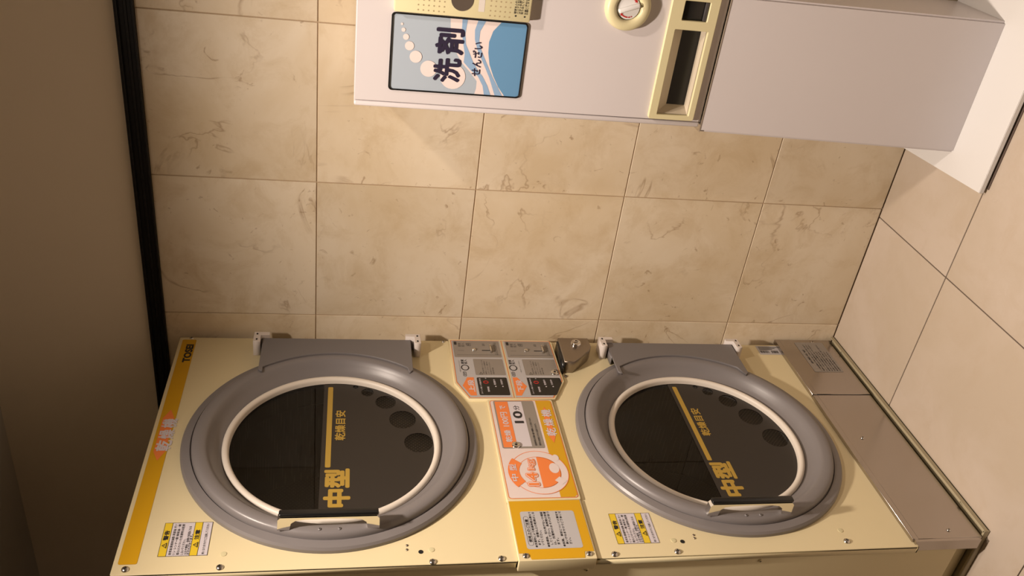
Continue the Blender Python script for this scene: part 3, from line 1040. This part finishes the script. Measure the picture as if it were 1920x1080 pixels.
# ---- thin steel pan the dryers stand in
PANM = mat('dull_pan_metal', (0.36, 0.31, 0.20), 0.4)
pan = thing('drip_pan', 'low thin metal drip pan with folded rim under the cream dryers', 'pan', (-0.86, -0.40, 0))
bmp = bmesh.new()
bm_box(bmp, -1.30, -0.4375, -0.790, -0.006, 0.001, 0.004)
bm_box(bmp, -0.4400, -0.4375, -0.790, -0.006, 0.001, 0.0150, 0.0006, 1)
bm_box(bmp, -1.30, -0.4375, -0.7925, -0.7900, 0.001, 0.0150, 0.0006, 1)
link('tray', mesh_from_bm(bmp), PANM, pan)
# rounded lip along the rim, cut in three lengths
for y0, y1 in ((-0.0300, -0.0780), (-0.0830, -0.6950), (-0.7060, -0.7925)):
    box('rim', PANM, -0.4445, -0.4380, y1, y0, 0.0110, 0.0155, 0.0018, pan)
box('rim', PANM, -1.30, -0.4380, -0.7925, -0.7870, 0.0110, 0.0155, 0.0018, pan)

# ------------------------------------------------------------------ white base plate on the floor
tray = thing('floor_plate', 'flat white laminated plate lying on floor tiles under the white cabinet', 'plate', (0.6, -0.18, 0))
bmt = bmesh.new()
pts = [(0.1920, -0.012), (0.2140, -0.3440), (1.15, -0.3440), (1.15, -0.012)]
t0 = [bmt.verts.new((x, y, 0.0200)) for x, y in pts]
t1 = [bmt.verts.new((x, y, 0.0075)) for x, y in pts]
bmt.faces.new(t0)
bmt.faces.new(list(reversed(t1)))
for k in range(4):
    bmt.faces.new((t0[k], t0[(k + 1) % 4], t1[(k + 1) % 4], t1[k]))
bmesh.ops.bevel(bmt, geom=list(bmt.edges), offset=0.0012, segments=2, affect='EDGES')
link('board', mesh_from_bm(bmt, 40), WHITE2, tray)
bmt = bmesh.new()
bm_box(bmt, 0.225, 1.14, -0.3470, -0.3400, 0.0000, 0.0020)
link('dark_gap_strip', mesh_from_bm(bmt), FGROUT, tray)  # dark strip stands in for the gap under the board's front edge
box('foot', MGREY, 0.235, 1.12, -0.330, -0.030, 0.0000, 0.0078, 0, tray)

# ------------------------------------------------------------------ white cabinet (stand of the vending machine)
cabn = thing('pedestal_cabinet', 'plain glossy white cabinet standing on the white plate below the vending machine', 'cabinet', (0.42, -0.11, 0.02))
bmc = bmesh.new()
lv = []
for z, xl, xr in ((0.0205, 0.2585, 0.5800), (0.6900, 0.2705, 0.5800)):
    lv.append([bmc.verts.new(p) for p in ((xl, -0.205, z), (xr, -0.205, z), (xr, -0.012, z), (xl, -0.012, z))])
bmc.faces.new(list(reversed(lv[0])))
bmc.faces.new(lv[1])
for k in range(4):
    bmc.faces.new((lv[0][k], lv[0][(k + 1) % 4], lv[1][(k + 1) % 4], lv[1][k]))
bmesh.ops.bevel(bmc, geom=[e for e in bmc.edges if abs(e.verts[0].co.z - e.verts[1].co.z) > 0.1], offset=0.005, segments=4, affect='EDGES')
link('shell', mesh_from_bm(bmc, 40), WHITE, cabn)
box('top_flange', CHROME, 0.2705, 0.5800, -0.2065, -0.012, 0.6905, 0.6925, 0, cabn)

# ------------------------------------------------------------------ detergent vending machine
vend = thing('detergent_vending_machine', 'white wall-side detergent vending machine with blue picture panel above white cabinet', 'vending machine', (0.44, -0.11, 0.6935))
bmb = bmesh.new()
bm_box(bmb, 0.2825, 0.6100, -0.198, -0.012, 0.6945, 1.4800, 0.006, 3)
bmesh.ops.delete(bmb, geom=[f for f in bmb.faces if f.normal.y < -0.95 and f.calc_area() > 0.1], context='FACES')
link('shell', mesh_from_bm(bmb, 40), WHITE, vend)
bmv = bmesh.new()
vdoor = plate('front_door', WHITE, [rrect(0.2950, 0.6990, 0.6100, 1.4795, 0.002, 3), rrect(0.3080, 0.7300, 0.5020, 0.8070, 0.002, 3), rrect(0.5205, 0.7385, 0.5640, 0.7965, 0.002, 3)], VF, -0.008, 0.010, vend, 0.001)
box('left_bezel', WHITE, 0.2815, 0.2935, -0.2065, -0.19, 0.6960, 1.4800, 0.004, vend, 3)
box('bottom_rail', BODYT, 0.2950, 0.6100, -0.2045, -0.19, 0.6950, 0.6985, 0, vend)
# blue picture panel
sg = plate('picture_panel', BLACKP, [rrect(0.3225, 1.1245, 0.4860, 1.4095, 0.008), rrect(0.3255, 1.1275, 0.4830, 1.4065, 0.006)], VF, 0.0020, 0.004, vend, 0.0006)
E0 = 0.0030


def vp(name, m, loops, lv, parent=None):
    return plate(name, m, loops, VF, E0 + lv * 0.0003, 0, parent or sg)


vp('pale_sky', SKYB, [rrect(0.3255, 1.1275, 0.4830, 1.4065, 0.006)], 0)
blue = [(0.4830, 1.1820), (0.4632, 1.1977), (0.4402, 1.204), (0.4176, 1.2033), (0.3924, 1.198), (0.3672, 1.1869), (0.3444, 1.1739), (0.3255, 1.1585)]
wl = [(0.4830, 1.2889), (0.4461, 1.2854), (0.4171, 1.2736), (0.3929, 1.2588), (0.3738, 1.2391), (0.3542, 1.2217), (0.3384, 1.2214), (0.3255, 1.2241)]
Al = [(0.4830, 1.2310), (0.4625, 1.2363), (0.4428, 1.2345), (0.4184, 1.2257), (0.3915, 1.2102), (0.364, 1.1956), (0.3255, 1.1796)]
Ar = [(0.4830, 1.2145), (0.4609, 1.2251), (0.4411, 1.2251), (0.4215, 1.2185), (0.3969, 1.2056), (0.367, 1.1895), (0.3418, 1.1736), (0.3255, 1.1632)]
Bl = [(0.4830, 1.2642), (0.4578, 1.2635), (0.4358, 1.259), (0.4112, 1.2529), (0.3933, 1.2537), (0.3765, 1.2368), (0.3648, 1.2202), (0.3446, 1.2078), (0.3255, 1.2032)]
Br = [(0.4830, 1.253), (0.4535, 1.2556), (0.4314, 1.2523), (0.4169, 1.2446), (0.3948, 1.2335), (0.3777, 1.2216), (0.3655, 1.21), (0.3454, 1.1975), (0.3255, 1.1888)]
vp('white_wave', PINKW, [wl + blue[::-1]], 1)
vp('blue_stripe', MIDB, [Al + Ar[::-1]], 2)
vp('blue_stripe', MIDB, [Bl + Br[::-1]], 2)
vp('blue_water', BLUE, [blue + [(0.3255, 1.1335), (0.3275, 1.1290), (0.3315, 1.1275), (0.4770, 1.1275), (0.4815, 1.1295), (0.4830, 1.1335)]], 2)
for q, (a_, b_, r_) in enumerate(((0.3600, 1.2740, 0.0270), (0.3737, 1.3266, 0.0175), (0.3972, 1.3552, 0.0128), (0.4191, 1.3696, 0.0095), (0.4372, 1.3778, 0.0062), (0.4514, 1.3838, 0.0042), (0.4630, 1.3874, 0.0026))):
    vp('bubble', PINKW, [circ(a_, b_, r_, 28)], 3 if q else 2.5)
lettering('lettering', NAVY, [('洗', (0.3470, 1.2580, 0.4000, 1.3170), 0.035), ('剤', (0.4070, 1.2560, 0.4625, 1.3170), 0.035), ('せんざい', (0.3650, 1.2160, 0.4385, 1.2370), 0.02)], VF, E0 + 0.0013, sg)
# speaker box, only its left part is in view
gb = box('speaker_box', CREAMP, 0.4905, 0.6050, -0.205 - 0.020, -0.203, 1.1265, 1.4060, 0.003, vend, 2)
G0 = 0.0200
dots = []
for i in range(6):
    for j in range(9):
        dots.append(loops_mesh([circ(0.4985 + j * 0.0100, 1.3580 - i * 0.0105, 0.0016, 10)], VF, G0 + 0.0003))
for i in range(5):
    for j in range(9):
        dots.append(loops_mesh([circ(0.4990 + j * 0.0098, 1.2110 - i * 0.0101, 0.0016, 10)], VF, G0 + 0.0003))
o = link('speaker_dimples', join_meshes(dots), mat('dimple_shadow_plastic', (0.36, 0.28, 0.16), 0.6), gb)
o['kind'] = 'stuff'
lathe('coin_dish', mat('brown_dish_plastic', (0.09, 0.07, 0.055), 0.35), [(0.0230, G0 + 0.0004), (0.0225, G0 - 0.002 + 0.003), (0.010, G0 + 0.0006), (0, G0 + 0.0005)], VF, 0.5260, 1.2700, gb, 40)
plate('count_window', BODYT, [rrect(0.5050, 1.2235, 0.5400, 1.2360, 0.001, 2)], VF, G0 + 0.0003, 0, gb)
lettering('lettering', INK, [('●', (0.5010, 1.1560, 0.5045, 1.1595), 0), ('●', (0.5005, 1.1370, 0.5040, 1.1405), 0), ('硬貨を入れてから\nハンドルを回す\nボタンを押す\n取り出してください', (0.5070, 1.1430, 0.5550, 1.1620), 0.01), ('お買い求めは硬貨で\nお願いします', (0.5070, 1.1330, 0.5550, 1.1405), 0.01)], VF, G0 + 0.0006, gb)
lathe('small_knob', mat('dark_knob_plastic', (0.05, 0.04, 0.035), 0.4), [(0.006, 0), (0.006, 0.006), (0.003, 0.008), (0, 0.008)], VF, 0.5420, 1.1040, vend, 20)
# round dispensing knob in a cream ring
kr = lathe('knob_ring', CREAMP, [(0.0490, 0.000), (0.0500, 0.006), (0.0480, 0.0150), (0.0430, 0.0195), (0.0340, 0.0205), (0.0290, 0.0190), (0.0265, 0.0150), (0.0262, 0.0040)], VF, 0.5385, 0.9190, vend, 72, 60)
kd = lathe('dial', WHITE2, [(0.0262, 0.003), (0.0255, 0.006), (0.0250, 0.0130), (0.0235, 0.0150), (0, 0.0155)], VF, 0.5385, 0.9190, kr, 48, 50)
bmk = bmesh.new()
bm_box(bmk, -0.0050, 0.0050, -0.0235, 0.0235, 0, 0.012, 0.0035, 3)
mk = mesh_from_bm(bmk, 60)
mk.transform(VF.m @ Matrix.Translation((0.5385, 0.9190, 0.0130)) @ Matrix.Rotation(math.radians(20), 4, 'Z'))
link('dial_grip', mk, WHITE2, kr)
arr = []
for s in (0, 180):
    for t0_, t1_ in ((196, 236), (241, 253), (258, 264)):
        arr.append(loops_mesh([arc_band(0.5385, 0.9190, 0.0185, 0.0210, t0_ - 55 + s, t1_ - 55 + s, 8)], VF, 0.0158))
    th_ = math.radians(196 - 55 + s)
    th2 = math.radians(180 - 55 + s)
    arr.append(loops_mesh([[(0.5385 + 0.0160 * math.cos(th_), 0.9190 + 0.0160 * math.sin(th_)), (0.5385 + 0.0235 * math.cos(th_), 0.9190 + 0.0235 * math.sin(th_)), (0.5385 + 0.0205 * math.cos(th2), 0.9190 + 0.0205 * math.sin(th2))]], VF, 0.0158))
for a0_ in arr:
    link('turn_arrow', a0_, RED, kr)
# cream delivery frame with the wide slot and the square coin return
sfm = plate('delivery_frame', CREAMP, [rrect(0.2985, 0.7165, 0.6060, 0.8250, 0.006), rrect(0.3100, 0.7310, 0.5015, 0.8060, 0.002, 3), rrect(0.5215, 0.7390, 0.5630, 0.7960, 0.002, 3)], VF, 0.0015, 0.0100, vend, 0.0015)
bmr = bmesh.new()


def quad(bm, *ps):
    bm.faces.new([bm.verts.new(VF(*p)) for p in ps])


F0, B0 = 0.0010, -0.028
quad(bmr, (0.3100, 0.8060, F0), (0.5015, 0.8060, F0), (0.5015, 0.7740, B0), (0.3230, 0.7740, B0))
quad(bmr, (0.3100, 0.7310, F0), (0.5015, 0.7310, F0), (0.5015, 0.7310, B0), (0.3230, 0.7310, B0))
quad(bmr, (0.3100, 0.8060, F0), (0.3230, 0.7740, B0), (0.3230, 0.7310, B0), (0.3100, 0.7310, F0))
quad(bmr, (0.5015, 0.8060, F0), (0.5015, 0.7740, B0), (0.5015, 0.7310, B0), (0.5015, 0.7310, F0))
link('slot_lining', mesh_from_bm(bmr), mat('pale_beige_plastic', (0.56, 0.49, 0.38), 0.45), sfm)
box('slot_flap', BLACKP, 0.3232, 0.5013, -0.205 + 0.0320, -0.205 + 0.0275, 0.7312, 0.7755, 0, sfm)
box('return_flap', BLACKP, 0.5220, 0.5625, -0.205 + 0.006, -0.205 - 0.004, 0.7480, 0.7950, 0.002, sfm)
box('return_lip', mat('dark_grey_plastic', (0.06, 0.055, 0.055), 0.3), 0.5220, 0.5625, -0.205 + 0.004, -0.205 - 0.008, 0.7395, 0.7475, 0.002, sfm)
